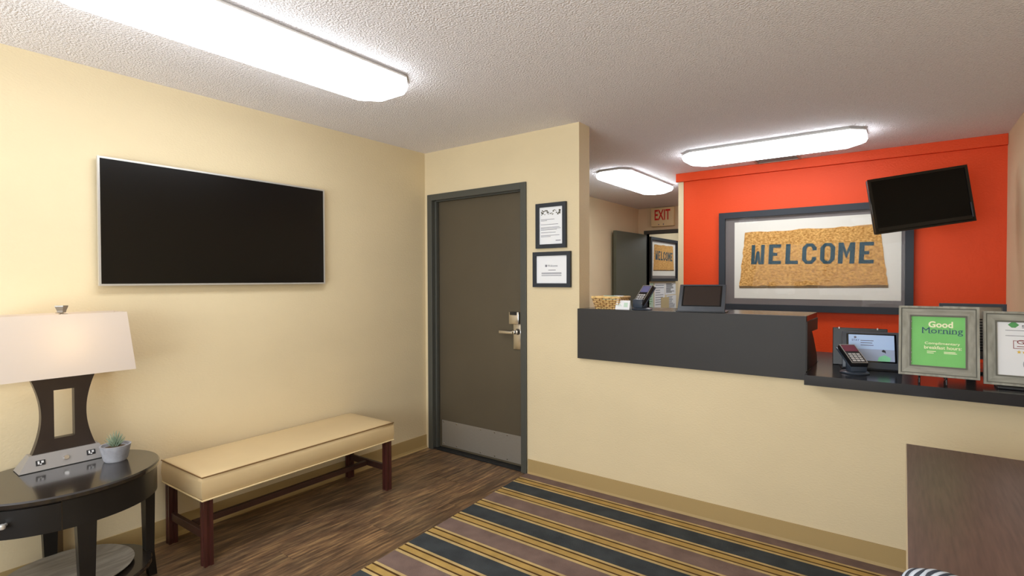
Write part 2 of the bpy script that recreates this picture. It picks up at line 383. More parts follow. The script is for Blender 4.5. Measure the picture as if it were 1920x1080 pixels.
# office beyond the counter
EX0, EX1 = .13, 1.06
we = B().box(0, EX0, 4.35, 4.45, 0, H).box(EX0, EX1, 4.35, 4.45, 2.05, H).box(EX1, 3.77, 4.35, 4.45, 0, H)
struct('wall_office', we, M['wall'])
struct('wall_office_side', B().box(3.77, 3.9, 2.25, 8.2, 0, H), M['wall'])
struct('wall_corridor', B().box(0, 3.77, 8.0, 8.1, 0, H).box(1.7, 1.8, 4.45, 8.0, 0, H), M['paper_warm'])
# cove bases
def cove(pts_axis, name, a, b_, face, side):
    h, t, toe = .108, .006, .022
    prof = [(0, 0), (toe, 0), (toe*.5, .006), (t, .02), (t, h), (0, h)]
    bb = B()
    if pts_axis == 'y': bb.prism([(side*(u)+face, v) for u, v in prof], 'y', a, b_)
    else: bb.prism([(side*(u)+face, v) for u, v in prof], 'x', a, b_)
    return struct(name, bb, M['base'])
cove('y', 'baseboard_left', -4.8, -.001, 0, 1)
cove('x', 'baseboard_far', 1.03, 3.765, 0, -1)

# ------------------------------------------------------------------ door 1
d1 = thing('door_1', 'taupe door with steel kick plate in grey metal frame', None, (.52, .05, 0)); tag(d1, kind='structure')
f = B()
f.box(.038, .088, -.014, 0.0, 0, 2.08, .003).box(.975, 1.024, -.014, 0.0, 0, 2.08, .003).box(.088, .975, -.014, 0, 2.03, 2.08, .003)
f.box(.060, .088, 0, .142, 0, 2.06).box(.975, 1.0, 0, .142, 0, 2.06).box(.088, .975, 0, .142, 2.045, 2.06)
f.box(.088, .106, .022, .052, 0, 2.03, .002).box(.962, .975, .022, .052, 0, 2.03, .002).box(.106, .962, .022, .052, 2.022, 2.045, .002)
f.ob('door_frame', M['frame_paint'], d1)
B().box(.092, .971, .058, .1, .014, 2.04, .002).ob('door_leaf', M['door'], d1)
B().box(.06, 1.0, .0, .142, .0, .012, .003).ob('threshold', M['rubber'], d1)
kp = B().box(.128, .948, .055, .0585, .030, .236, .0008).ob('kick_plate', M['steel'], d1, label='brushed steel kick plate')
for x in (.145, .29, .54, .68, .80, .935):
    for z in (.223, .045):
        B().lathe([(.0065, 0), (.005, .002), (.001, .003)], n=8).xf(Matrix.Translation((x, .055, z)) @ Matrix.Rotation(R(90), 4, 'X')).ob('screw', M['chrome'], kp)
lk = B().box(.866, .938, .048, .058, .874, 1.07, .003).ob('lock_plate', M['chrome'], d1, True, label='satin steel lock plate')
B().box(.846, .935, .018, .058, 1.06, 1.152, .006).ob('card_reader', M['chrome'], lk, True)
B().box(.858, .920, .015, .019, 1.128, 1.152, .001).ob('reader_slot', M['black'], lk)
B().cyl((.905, .058, .985+.02), (.905, .02, 1.005), .026, .02, 20).ob('rose', M['chrome'], lk, True)
B().box(.768, .905, -.004, .012, .99, 1.012, .004).box(.89, .915, -.004, .03, .99, 1.018, .004).ob('lever', M['chrome'], lk, True)

# office door: open leaf, frame, exit sign
d2 = thing('door_2', 'grey green office door standing open against the left wall', None, (.13, 4.35, 0)); tag(d2, kind='structure')
B().box(EX0-.04, EX0, 4.338, 4.45, 0, 2.05).box(EX1, EX1+.05, 4.338, 4.45, 0, 2.05).box(EX0-.04, EX1+.05, 4.338, 4.45, 2.05, 2.10).ob('door_frame', M['frame_paint'], d2)
leaf = B().box(0, .045, -.92, 0, .012, 2.04, .002).xf(Matrix.Translation((.085, 4.33, 0)) @ Matrix.Rotation(R(-2.5), 4, 'Z')).ob('door_leaf', M['green_door'], d2)
B().cyl((.115, 3.50, 1.0), (.15, 3.50, 1.0), .026, .022, 14).cyl((.16, 3.50, 1.0), (.16, 3.62, 1.0), .009).ob('handle', M['chrome'], leaf, True)
ex = thing('exit_sign', 'cream exit sign with red letters above the open office door', 'sign', (.39, 4.349, 2.14))
B().box(.215, .555, 4.285, 4.349, 2.145, 2.415, .012).ob('housing', M['exit_case'], ex, True)
put_text(B(), 'EXIT', .275, .505, 2.235, 2.385, 4.284, .02).ob('lettering', M['exit_red'], ex)
B().box(.33, .345, 4.282, 4.286, 2.165, 2.18).ob('indicator', M['ink'], ex)
B().box(.40, .412, 4.282, 4.286, 2.162, 2.185).ob('indicator', M['ink'], ex)

# ------------------------------------------------------------------ WELCOME pictures
def slab_letters(b, x0, z0, w, h, y0, y1, gap):
    """WELCOME in blocky doormat capitals, as bars"""
    t = w*.30; hb = h*.17
    def bar(p): b.prism(p, 'y', y0, y1)
    def R4(xa, xb, za, zb): bar([(xa, za), (xb, za), (xb, zb), (xa, zb)])
    for i, ch in enumerate('WELCOME'):
        x = x0+i*(w+gap)
        if ch == 'W':
            R4(x-w*.02, x+w*.25, z0, z0+h); R4(x+w*.71, x+w*.98, z0, z0+h)
            bar([(x+w*.24, z0), (x+w*.40, z0), (x+w*.48, z0+h*.24), (x+w*.48, z0+h*.70), (x+w*.36, z0+h*.62)])
            bar([(x+w*.72, z0), (x+w*.60, z0+h*.62), (x+w*.48, z0+h*.70), (x+w*.48, z0+h*.24), (x+w*.56, z0)])
        elif ch == 'E':
            R4(x+w*.06, x+w*.38, z0, z0+h)
            for zz, l in ((0, 1.0), (h-hb, .96)): R4(x+w*.38, x+w*l, z0+zz, z0+zz+hb)
            R4(x+w*.38, x+w*.7, z0+h*.42, z0+h*.58)
        elif ch == 'L':
            R4(x+w*.06, x+w*.40, z0, z0+h); R4(x+w*.40, x+w*.98, z0, z0+hb)
        elif ch in 'CO':
            q = [(0, .2), (.28, 0), (.72, 0), (1, .2), (1, .8), (.72, 1), (.28, 1), (0, .8)]
            inn = [(.3, .24), (.40, .15), (.60, .15), (.7, .24), (.7, .76), (.60, .85), (.40, .85), (.3, .76)]
            for k in range(8):
                if ch == 'C' and k == 3:
                    for za, zb in ((.2, .34), (.66, .8)): R4(x+w*.7, x+w, z0+h*za, z0+h*zb)
                    continue
                k2 = (k+1) % 8
                bar([(x+w*q[k][0], z0+h*q[k][1]), (x+w*q[k2][0], z0+h*q[k2][1]), (x+w*inn[k2][0], z0+h*inn[k2][1]), (x+w*inn[k][0], z0+h*inn[k][1])])
        elif ch == 'M':
            R4(x-w*.04, x+w*.28, z0, z0+h); R4(x+w*.72, x+w*1.04, z0, z0+h)
            bar([(x+w*.28, z0+h), (x+w*.28, z0+h*.62), (x+w*.5, z0+h*.22), (x+w*.5, z0+h*.55)])
            bar([(x+w*.72, z0+h), (x+w*.5, z0+h*.55), (x+w*.5, z0+h*.22), (x+w*.72, z0+h*.62)])
    return b
GRP = {'welcome_picture': 'WELCOME doormat pictures', 'notice_sheet': 'notices on the corridor wall', 'ceiling_light': 'fluorescent ceiling lights', 'framed_notice': 'framed notices beside the door', 'card_terminal': 'card terminals on the counters', 'tablet_stand': 'tablets on the counters', 'standing_frame': 'grey frames on the lower counter', 'packet': 'packets in the basket'}
def welcome_picture(name, label, loc, rot, W, Hh):
    """local frame: x right, z up, wall plane at y=0, faces -y; W x Hh outer size, origin at the bottom centre"""
    t = thing(name, label, 'picture', loc, rot, world=False)
    s = W/1.466
    x0, x1 = -W/2, W/2
    rect_frame(B(), x0, x1, 0, Hh, .055*s, -.045, -.004).ob('picture_frame', M['picframe'], t)
    B().box(x0+.03*s, x1-.03*s, -.016, -.006, .03*s, Hh-.03*s).ob('mat_board', M['mat_grey'], t)
    px0, px1, pz0, pz1 = x0+.135*s, x1-.078*s, .108*s, Hh-.094*s
    pr = B().box(px0, px1, -.019, -.016, pz0, pz1).ob('print', M['paper_warm'], t, label='white print of a doormat')
    # mat outline: a slightly tapering rough-edged doormat
    rnd = random.Random(3)
    def j(): return rnd.uniform(-.005, .005)*s
    bl, br, tr_, tl = (x0+.180*s, .222*s), (x1-.162*s, .232*s), (x1-.225*s, .722*s), (x0+.226*s, .712*s)
    poly = []
    for (a, c_) in ((bl, br), (br, tr_), (tr_, tl), (tl, bl)):
        for k in range(16):
            u = k/16; r_ = .0 if k == 0 else 1
            poly.append((a[0]+(c_[0]-a[0])*u+j()*r_, a[1]+(c_[1]-a[1])*u+j()*r_))
    B().prism(poly, 'y', -.0225, -.019).ob('doormat_image', M['coir'], pr)
    B().prism([(bl[0], bl[1]-.020*s), (br[0], br[1]-.020*s), (br[0]+.004*s, br[1]+.006*s), (bl[0]-.004*s, bl[1]+.006*s)], 'y', -.0222, -.019).ob('doormat_edge', M['coir_edge'], pr)
    lb = slab_letters(B(), 0, 0, .1085*s, .176*s, -.0245, -.0222, .0275*s)
    lb.xf(Matrix.Translation((x0+.282*s, 0, .420*s)) @ Matrix(((1, 0, .04, 0), (0, 1, 0, 0), (-.012, 0, 1, 0), (0, 0, 0, 1))))
    lb.ob('lettering', M['coir_letter'], pr)
    B().box(x0+.05*s, x1-.05*s, -.036, -.033, .05*s, Hh-.05*s).ob('glass', M['glass'], t)
    return t
welcome_picture('welcome_picture', 'large framed WELCOME doormat print on the red wall', (2.501, 2.137, 1.10), (0, 0, 0), 1.466, .905)
welcome_picture('welcome_picture', 'second WELCOME doormat print seen through the open office doorway', (0.0, 5.33, 1.355), (0, 0, R(90)), 1.19, .69)
# sheets pinned under the corridor picture
def sheet(y0, y1, z0, z1, m, label, seed, ink='ink', dx=0.0):
    t = thing('notice_sheet', label, 'paper', (0, (y0+y1)/2, z0))
    B().box(dx+.001, dx+.004, y0, y1, z0, z1).ob('paper', M[m], t)
    b = B(); rr = random.Random(seed); n = 9
    for k in range(n):
        z = z1-(z1-z0)*(.1+.8*k/n); b.box(dx+.004, dx+.005, y0+.04, y0+.04+(y1-y0-.08)*rr.uniform(.5, 1), z-.005, z+.005)
    b.ob('print', M[ink], t)
    return t
G = None
sheet(4.72, 4.93, .93, 1.33, 'pale_green_paper', 'narrow pale green notice below the corridor picture, nearest the open door', 1, 'ink_green')
sheet(4.97, 5.42, .90, 1.33, 'paper', 'white notice with grey print below the corridor picture, in the middle', 2)
sheet(5.44, 5.93, 1.13, 1.33, 'paper', 'upper right white notice below the corridor picture', 3, 'ink_dark')
sheet(5.50, 5.95, .87, 1.115, 'paper', 'lower right white notice below the corridor picture', 4)
sheet(5.24, 5.60, .87, 1.09, 'tan_paper', 'tan sheet overlapping the white notices in the corridor', 5, 'tan_paper', .005)

# ------------------------------------------------------------------ ceiling lights
def fixture(label, x0, x1, y0, y1, group=None):
    t = thing('ceiling_light', label, 'ceiling light', ((x0+x1)/2, (y0+y1)/2, H), group=group)
    def oct_(i, z, ch):
        a, b_, c_, d = x0+i, x1-i, y0+i, y1-i
        return [(a+ch, c_, z), (b_-ch, c_, z), (b_, c_+ch, z), (b_, d-ch, z), (b_-ch, d, z), (a+ch, d, z), (a, d-ch, z), (a, c_+ch, z)]
    B().loft([oct_(.02, H, .08), oct_(.0, H-.016, .085), oct_(.0, H-.022, .085)]).ob('housing', M['white'], t)
    B().loft([oct_(.006, H-.022, .085), oct_(.0, H-.04, .09), oct_(.012, H-.065, .09), oct_(.045, H-.082, .085), oct_(.09, H-.086, .06)]).ob('diffuser', M['tube'], t, True, angle=60)
    return t
fixture('long fluorescent ceiling light above the wall television', .79, 1.16, -2.62, -1.16)
fixture('fluorescent ceiling light close in front of the red wall', 1.69, 2.96, 1.20, 1.58)
fixture('short fluorescent ceiling light in the office near the exit sign', .76, 1.13, 1.46, 2.75)
fixture('added unseen fluorescent ceiling light in the office behind the red wall', 1.55, 2.8, 2.7, 3.05)  # hidden fixture, added to brighten the office
fixture('added unseen fluorescent ceiling light of the lobby behind the viewer', 2.45, 2.80, -4.5, -3.25)  # out of view, added to brighten the right side of the lobby
fixture('added unseen fluorescent ceiling light in the corridor behind the office door', .7, 1.05, 5.0, 6.25)  # unseen fixture, added so the corridor sheets are lit
v = thing('ceiling_vent', 'small grey ceiling vent between the light and the red wall', 'vent', (2.28, 2.0, H))
rect_frame(B(), 2.10, 2.46, 1.88, 2.08, .02, 0, .008).xf(Matrix(((1, 0, 0, 0), (0, 0, 1, 0), (0, -1, 0, H), (0, 0, 0, 1)))).ob('vent_frame', M['vent'], v)
for k in range(7):
    y = 1.905+k*.024
    B().hexa([(2.12, y, H-.006), (2.44, y, H-.006), (2.44, y+.004, H-.006), (2.12, y+.004, H-.006), (2.12, y+.012, H-.001), (2.44, y+.012, H-.001), (2.44, y+.016, H-.001), (2.12, y+.016, H-.001)]).ob('slat', M['vent'], v)

# ------------------------------------------------------------------ reception counters
uc = thing('upper_counter', 'charcoal raised transaction counter on the cream half wall', 'counter', (2.11, 0, .87))
B().box(1.449, 2.778, -.030, -.002, .868, 1.195, .0015).ob('front_panel', M['counter'], uc)
B().box(1.449, 2.778, -.002, .38, 1.165, 1.195).ob('countertop', M['counter_top'], uc)
B().prism([(-.028, .914), (-.028, 1.165), (.38, 1.165), (.37, 1.10), (.147, 1.105), (.22, 1.06), (.345, .956), (.36, .914)], 'x', 2.7765, 2.782).ob('end_panel', M['counter'], uc)
lc = thing('lower_counter', 'black lower counter shelf running to the right wall', 'counter', (3.27, .3, .863))
B().prism([(2.784, -.14), (3.765, -.14), (3.765, .86), (2.45, .86), (2.45, .40), (2.784, .40)], 'z', .864, .913).ob('countertop', M['counter_top'], lc)
B().box(2.5, 3.7, .80, .84, 0, .864).ob('back_panel', M['counter'], lc)

# ------------------------------------------------------------------ wall television
tv = thing('wall_television', 'large flat television with thin silver rim on the left wall', 'television', (0, -1.59, 1.37))
B().box(.001, .028, -1.9, -1.3, 1.5, 1.85).ob('wall_mount', M['black'], tv)
B().box(.026, .034, -2.213, -.971, 1.365, 1.992, .003).ob('back_shell', M['black'], tv)
b = rect_frame(B(), -2.215, -.969, 1.363, 1.994, .009, -.042, -.026).xf(Matrix(((0, -1, 0, 0), (1, 0, 0, 0), (0, 0, 1, 0), (0, 0, 0, 1))))
b.ob('bezel', M['silver'], tv, label='thin silver bezel')
B().box(.034, .0395, -2.207, -.977, 1.371, 1.986).ob('screen', M['screen_black'], tv)

# swivel television
t2 = thing('swivel_television', 'small black television tilted on a wall arm before the red wall', 'television', (3.262, 1.53, 1.925), (R(-2), R(-7.8), R(26.8)), world=False)
w, h = .62, .3875
B().box(-w/2, w/2, 0, .035, -h/2, h/2, .012).ob('shell', M['black'], t2, True)
rect_frame(B(), -w/2, w/2, -h/2, h/2, .018, -.008, .002).box(-w/2+.01, w/2-.01, -.008, .002, -h/2+.01, -h/2+.042).ob('bezel', M['black_gloss'], t2)
B().box(-w/2+.016, w/2-.016, -.004, .002, -h/2+.04, h/2-.016).ob('screen', M['screen_black2'], t2)
B().box(w/2-.02, w/2-.012, -.0095, -.008, -h/2+.03, -h/2+.13).ob('side_stripe', M['slate'], t2)
B().box(-.1, .1, .035, .05, -.1, .1, .004).ob('mounting_plate', M['black'], t2)
# arm (in local space, reaching back to the wall)
inv = (Matrix.Translation(t2.location) @ t2.rotation_euler.to_matrix().to_4x4()).inverted()
def L_(p): return tuple(inv @ Vector(p))
B().tube([(0, .05, 0), L_((3.30, 1.75, 1.925)), L_((3.27, 1.98, 1.925)), L_((3.31, 2.12, 1.925))], .018, 10).ob('arm', M['black'], t2, True)
B().box(3.25, 3.37, 2.112, 2.136, 1.85, 2.0).xf(inv).ob('wall_plate', M['black'], t2)

# ------------------------------------------------------------------ framed notices by the door
def notice(name, label, x0, x1, z0, z1, fw_):
    t = thing(name, label, 'picture', ((x0+x1)/2, -.012, z0))
    rect_frame(B(), x0, x1, z0, z1, fw_, -.022, -.001).ob('picture_frame', M['picframe'], t)
    p = B().box(x0+fw_*.6, x1-fw_*.6, -.010, -.004, z0+fw_*.6, z1-fw_*.6).ob('paper', M['paper'], t)
    return t, p
n1, p1 = notice('framed_notice', 'upper black framed letter beside the taupe door', 1.112, 1.355, 1.602, 1.911, .027)
b = B(); rr = random.Random(5)
for k in range(34):
    x, z = rr.uniform(1.155, 1.31), rr.uniform(1.832, 1.862); s = rr.uniform(.003, .006)
    b.box(x-s, x+s, -.0108, -.010, z-s*.8, z+s*.8)
b.ob('crest_print', M['ink_olive'], p1)
lines(B(), 1.15, [1.80, 1.792, 1.765, 1.745, 1.737, 1.729, 1.71, 1.69, 1.682], [.11, .05, .14, .15, .16, .13, .12, .15, .08], .003, -.010).box(1.27, 1.31, -.0106, -.010, 1.651, 1.656).ob('printed_text', M['ink'], p1)
n2, p2 = notice('framed_notice', 'lower black framed certificate beside the taupe door', 1.087, 1.389, 1.334, 1.577, .027)
lines(B(), 1.155, [1.432, 1.426, 1.414], [.16, .16, .16], .004, -.010).box(1.21, 1.27, -.0106, -.010, 1.449, 1.453).ob('printed_text', M['ink'], p2)
put_text(B(), 'Welcome', 1.204, 1.285, 1.474, 1.489, -.0102).ob('heading', M['ink'], p2)
B().cyl((1.193, -.0108, 1.481), (1.193, -.010, 1.481), .0085, n=12).ob('emblem', M['ink'], p2)

# ------------------------------------------------------------------ bench
BT = (.252, -1.352); brot = R(1.2)
bn = thing('bench', 'beige vinyl bench with dark wooden legs along the left wall', 'bench', (BT[0], BT[1], 0), (0, 0, brot), world=False)
a_, b_, zt, zb = .222, .60, .447, .325
def pil(i, z, n=10, bulge=0):
    pts = []
    X, Y = a_-i, b_-i
    for (sx, sy, ex, ey) in ((-X, -Y, X, -Y), (X, -Y, X, Y), (X, Y, -X, Y), (-X, Y, -X, -Y)):
        for k in range(n):
            u = k/n; bl = math.sin(PI*u)*bulge
            px, py = sx+(ex-sx)*u, sy+(ey-sy)*u
            nx, ny = (ey-sy), -(ex-sx); L = math.hypot(nx, ny); pts.append((px+nx/L*bl, py+ny/L*bl, z))
    return pts
B().loft([pil(.006, zb), pil(.0, zb+.012), pil(-.004, zb+.05, bulge=.006), pil(-.002, zt-.03, bulge=.006), pil(.002, zt-.006), pil(.012, zt), pil(.05, zt+.006), pil(.12, zt+.010)]).ob('cushion', M['vinyl'], bn, True, angle=70)
B().tube(pil(-.002, zt-.005, 6)[:13], .003, 6).ob('piping', M['piping'], bn, True, label='brown piping along the top seam')
B().tube(pil(-.001, zb+.004, 6), .004, 6, True).ob('piping', M['piping_light'], bn, True, label='cream piping along the lower edge')
def leg_poly(cx_, cy_):
    r, g = .021, .005
    return [(cx_-r, cy_-r), (cx_-r*.35, cy_-r), (cx_-r*.25, cy_-r+g), (cx_+r*.25, cy_-r+g), (cx_+r*.35, cy_-r), (cx_+r, cy_-r),
            (cx_+r, cy_-r*.35), (cx_+r-g, cy_-r*.25), (cx_+r-g, cy_+r*.25), (cx_+r, cy_+r*.35), (cx_+r, cy_+r), (cx_-r, cy_+r)]
for sx in (-1, 1):
    for sy in (-1, 1):
        B().prism(leg_poly(sx*(a_-.028), sy*(b_-.032)), 'z', 0, zb+.004).ob('leg', M['mahog'], bn)
for sy in (-1, 1):
    B().box(-a_+.045, a_-.045, sy*(b_-.032)-.011, sy*(b_-.032)+.011, .125, .165, .003).ob('end_stretcher', M['mahog_h'], bn)
B().box(-.013, .013, -b_+.05, b_-.05, .128, .160, .003).ob('long_stretcher', M['mahog_h'], bn)

# ------------------------------------------------------------------ oval side table
TC = (.324, -2.42); TA, TB, TZ = .338, .292, .57
st = thing('side_table', 'oval espresso side table with drawer and lower shelf in the corner', 'side table', (TC[0], TC[1], 0), world=False)
def ell(s, z, n=64, da=0): return [((TB+da)*s*math.cos(2*PI*i/n), (TA+da)*s*math.sin(2*PI*i/n), z) for i in range(n)]
B().loft([ell(1, TZ-.026, da=-.008), ell(1, TZ-.020, da=-.001), ell(1, TZ-.006), ell(1, TZ, da=-.005)]).ob('tabletop', M['espresso'], st, True)
def arc_wall(b, a0, a1, z0, z1, ro, th, n):
    ro2 = ro-th
    P = [((TB+ro)*math.cos(a0+(a1-a0)*i/n), (TA+ro)*math.sin(a0+(a1-a0)*i/n)) for i in range(n+1)]
    Q = [((TB+ro2)*math.cos(a0+(a1-a0)*i/n), (TA+ro2)*math.sin(a0+(a1-a0)*i/n)) for i in range(n+1)]
    b.loft([[(p[0], p[1], z0), (p[0], p[1], z1), (q[0], q[1], z1), (q[0], q[1], z0)] for p, q in zip(P, Q)])
    return b
da0, da1 = R(-72), R(-13.5)
arc_wall(B(), da1+.006, 2*PI+da0-.006, TZ-.136, TZ-.026, -.010, .02, 60).ob('apron', M['espresso_dull'], st, True)
dr = arc_wall(B(), da0, da1, TZ-.136, TZ-.030, -.010, .02, 18).ob('drawer', M['espresso_dull'], st, True)
ka = R(-42.5); kx, ky = (TB-.01)*math.cos(ka), (TA-.01)*math.sin(ka); kn = Vector((math.cos(ka)/TB, math.sin(ka)/TA, 0)).normalized()
B().cyl((kx, ky, TZ-.078), tuple(Vector((kx, ky, TZ-.078))+kn*.012), .006).lathe([(.001, -.011), (.009, -.008), (.011, 0), (.009, .008), (.001, .011)], tuple(Vector((kx, ky, TZ-.078))+kn*.02), 12).ob('knob', M['silver'], dr, True)
for ang in (0, 90, 180, 270):
    a = R(ang); px, py = (TB-.032)*math.cos(a), (TA-.036)*math.sin(a); d = Vector((math.cos(a), math.sin(a))); n_ = Vector((-d.y, d.x))
    ring = []
    for z, off, hw, ht in ((0, .012, .020, .016), (.12, .0, .022, .017), (TZ-.13, .0, .032, .020), (TZ-.05, .0, .032, .020)):
        c0 = Vector((px, py))+d*off
        ring.append([tuple((*(c0+n_*hw*i+d*ht*j), z)) for i, j in ((-1, -1), (1, -1), (1, 1), (-1, 1))])
    B().loft(ring).ob('leg', M['espresso_dull'], st)
SZ = .125
B().loft([ell(.9, SZ-.022, da=-.006), ell(.9, SZ-.018), ell(.9, SZ-.004), ell(.9, SZ, da=-.004)]).ob('shelf', M['espresso'], st, True)
tr = B().lathe([(.16, 0), (.205, .002), (.228, .012), (.232, .018), (.226, .018), (.20, .009), (.10, .0065), (.001, .006)], (0, 0, 0), 48, 1.0, 1.0).ob('round_tray', M['tray'], None, True)
tr.location = (TC[0]-.02, TC[1]+.01, SZ+.0005); tr.scale = (.98, 1.0, 1); tag(tr, 'round grey washed tray lying on the side table shelf', 'tray')
cv = B().box(-.004, .010, -.014, .014, 0, .5).ob('cord_cover', M['cord']); cv.location = (.005, -2.375, .0); tag(cv, 'tan cord cover on the wall behind the side table', 'cord cover')

# ------------------------------------------------------------------ table lamp
LX, LY = .155, -2.385
lp = thing('table_lamp', 'table lamp with white rectangular shade and dark cut-out body on side table', 'lamp', (LX, LY, TZ), world=False)
def rr4(hx, hy, z, ox=0): return [(ox-hx, -hy, z), (ox+hx, -hy, z), (ox+hx, hy, z), (ox-hx, hy, z)]
B().loft([rr4(.050, .160, .0), rr4(.050, .160, .003)]).ob('foot', M['rubber'], lp)
lb = B().loft([rr4(.050, .160, .003), rr4(.026, .122, .066)]).ob('power_base', M['base_grey'], lp, label='grey metal power base')
# outlets and switch on the sloped front face
sl = Matrix.Translation((.0385, 0, .034)) @ Matrix.Rotation(math.atan2(.024, .063), 4, 'Y').inverted()
for y in (-.088, .088):
    o = B().box(-.001, .003, y-.016, y+.016, -.011, .011, .001).xf(sl).ob('outlet', M['black'], lb)
    B().box(.003, .0042, y-.010, y-.004, -.006, .007).box(.003, .0042, y+.002, y+.010, -.002, .007).box(.003, .0042, y-.003, y+.003, -.009, -.004).xf(sl).ob('outlet_slots', M['key'], o)
B().cyl((0, 0, 0), (.006, 0, 0), .011, .009, 16).xf(sl).ob('switch', M['chrome'], lb, True)
def wid(u): return .112-.033*math.sin(PI*min(1, max(0, u)))**.9
z0, z1 = .066, .389; N = 20
bd = B()
def strip(za, zb, fx, n):
    rings = []
    for i in range(n+1):
        z = za+(zb-za)*i/n; y0_, y1_ = fx(z)
        rings.append([(-.018, y0_, z), (.018, y0_, z), (.018, y1_, z), (-.018, y1_, z)])
    bd.loft(rings)
def WW(z): return wid((z-z0)/(z1-z0))
hz0, hz1, hy = .122, .335, .036
strip(z0, hz0, lambda z: (-WW(z), WW(z)), 4); strip(hz1, z1, lambda z: (-WW(z), WW(z)), 4)
strip(hz0, hz1, lambda z: (-WW(z), -hy), 14); strip(hz0, hz1, lambda z: (hy, WW(z)), 14)
bd.ob('lamp_body', M['espresso2'], lp)
B().cyl((0, 0, z1), (0, 0, z1+.035), .012).cyl((0, 0, z1+.03), (0, 0, z1+.09), .017).ob('socket', M['pewter'], lp, True)
SZ0, SZ1 = .402, .672
B().loft([rr4(.115, .245, SZ0), rr4(.088, .220, SZ1)], False).ob('lamp_shade', M['shade'], lp)
B().tube([(0, 0, .44), (0, .05, .47), (0, .06, .55), (0, .02, .66), (0, 0, .672)], .0025, 6).tube([(0, 0, .44), (0, -.05, .47), (0, -.06, .55), (0, -.02, .66), (0, 0, .672)], .0025, 6).box(-.088, .088, -.002, .002, .670, .673).ob('harp', M['pewter'], lp)
B().lathe([(.006, 0), (.016, .004), (.017, .012), (.024, .03), (.024, .034), (.001, .034)], (0, 0, .673), 4).ob('finial', M['pewter'], lp)
B().lathe([(.008, .0), (.012, .02), (.028, .05), (.03, .075), (.02, .098), (.002, .105)], (0, 0, .475), 16).ob('bulb', emission('warm_bulb_glass', (255, 214, 150), 2.0), lp, True)
bl = bpy.data.lights.new('bulb_light', 'POINT'); bl.energy = LAMP_W; bl.color = (1.0, .74, .42); bl.shadow_soft_size = .04
bo = bpy.data.objects.new('bulb_light', bl); COL.objects.link(bo); bo.location = (LX, LY, TZ+.54)

# succulent
pt = thing('potted_succulent', 'small succulent in a rough grey pot beside the lamp', 'plant', (.30, -2.235, TZ), world=False)
B().lathe([(.001, 0), (.040, .0), (.046, .008), (.058, .066), (.060, .072), (.053, .072), (.050, .060), (.001, .058)], (0, 0, .0003), 20).ob('pot', M['concrete'], pt, True)
B().lathe([(.050, .058), (.03, .064), (.001, .066)], (0, 0, 0), 16).ob('soil', M['soil'], pt)
b = B(); rr = random.Random(2)
for k in range(46):
    an = k*2.4; tl = .15+1.0*(k/46); L = .070-.028*(k/46)+rr.uniform(-.006, .006)
    d = Vector((math.cos(an)*math.sin(tl), math.sin(an)*math.sin(tl), math.cos(tl))); p = Vector((0, 0, .06))
    q = p+d*L+Vector((0, 0, .012*math.sin(tl)))
    b.tube([tuple(p), tuple(p.lerp(q, .4)-Vector((0, 0, .003))), tuple(q)], lambda u: .0045*(1-u)+.0004, 5)
b.ob('leaves', M['succulent'], pt, True)

# ------------------------------------------------------------------ things on the upper counter
UZ = 1.1953
bk = thing('wicker_basket', 'small straw wicker basket at the left end of the raised counter', 'basket', (1.635, .085, UZ), world=False)
def rrect(hx, hy, z, n=10, k=0, amp=0):
    pts = []
    per = 4*n
    for i in range(per):
        t = i/n; sd = int(t); u = t-sd
        c_ = [(-hx, -hy), (hx, -hy), (hx, hy), (-hx, hy)]; p, q = c_[sd], c_[(sd+1) % 4]
        x, y = p[0]+(q[0]-p[0])*u, p[1]+(q[1]-p[1])*u
        nx, ny = [(0, -1), (1, 0), (0, 1), (-1, 0)][sd]
        o = amp*(1 if (i+k) % 2 else -1); pts.append((x+nx*o, y+ny*o, z))
    return pts
b = B(); NR = 6
for k in range(NR):
    u = k/(NR-1); b.tube(rrect(.078+.018*u, .062+.014*u, .006+.064*u, 8, k, .007), .0036, 5, True)
b.ob('weave', M['wickeryellow'], bk, True)
b = B()
for i in range(0, 32):
    p, q = rrect(.078, .062, .0, 8)[i], rrect(.098, .078, .076, 8)[i]; b.tube([p, q], .003, 4)
b.ob('stakes', M['wicker_dark'], bk)
B().tube(rrect(.099, .079, .077, 8, 0, .001), .006, 6, True).ob('rim', M['wickeryellow'], bk, True)
B().box(-.078, .078, -.062, .062, .0, .005).ob('basket_floor', M['wickeryellow'], bk)
for k, (x, y, rz, m, lb_) in enumerate(((-.01, -.005, .2, 'pale_green_paper', 'pale green packet lying front in the wicker basket'), (.03, .03, -.3, 'paper', 'white packet lying behind the green one in the basket'))):
    o = B().loft([[(-.045, -.022, 0), (.045, -.022, 0), (.045, .022, 0), (-.045, .022, 0)], [(-.04, -.022, .010), (.04, -.022, .010), (.04, .022, .010), (-.04, .022, .010)]]).xf(Matrix.Rotation(R(28), 4, 'X')).ob('packet', M[m])
    o.location = (1.635+x, .085+y, UZ+.066); o.rotation_euler = (0, 0, rz); tag(o, lb_, 'packet', None)
    b2 = B().box(-.02, .0, -.012, .01, .0102, .0108).xf(Matrix.Rotation(R(28), 4, 'X')).ob('printed_mark', M['ink_green'], o)
tc_ = thing('tent_card', 'small white tent card between basket and card terminal', 'card', (1.75, .02, UZ), world=False)
B().loft([[(-.048, -.012, 0), (.048, -.012, 0), (.048, -.010, 0), (-.048, -.010, 0)], [(-.048, .003, .058), (.048, .003, .058), (.048, .005, .058), (-.048, .005, .058)]]).ob('front_panel', M['paper'], tc_)
B().loft([[(-.048, .020, 0), (.048, .020, 0), (.048, .022, 0), (-.048, .022, 0)], [(-.048, .003, .058), (.048, .003, .058), (.048, .005, .058), (-.048, .005, .058)]]).ob('rear_panel', M['paper'], tc_)
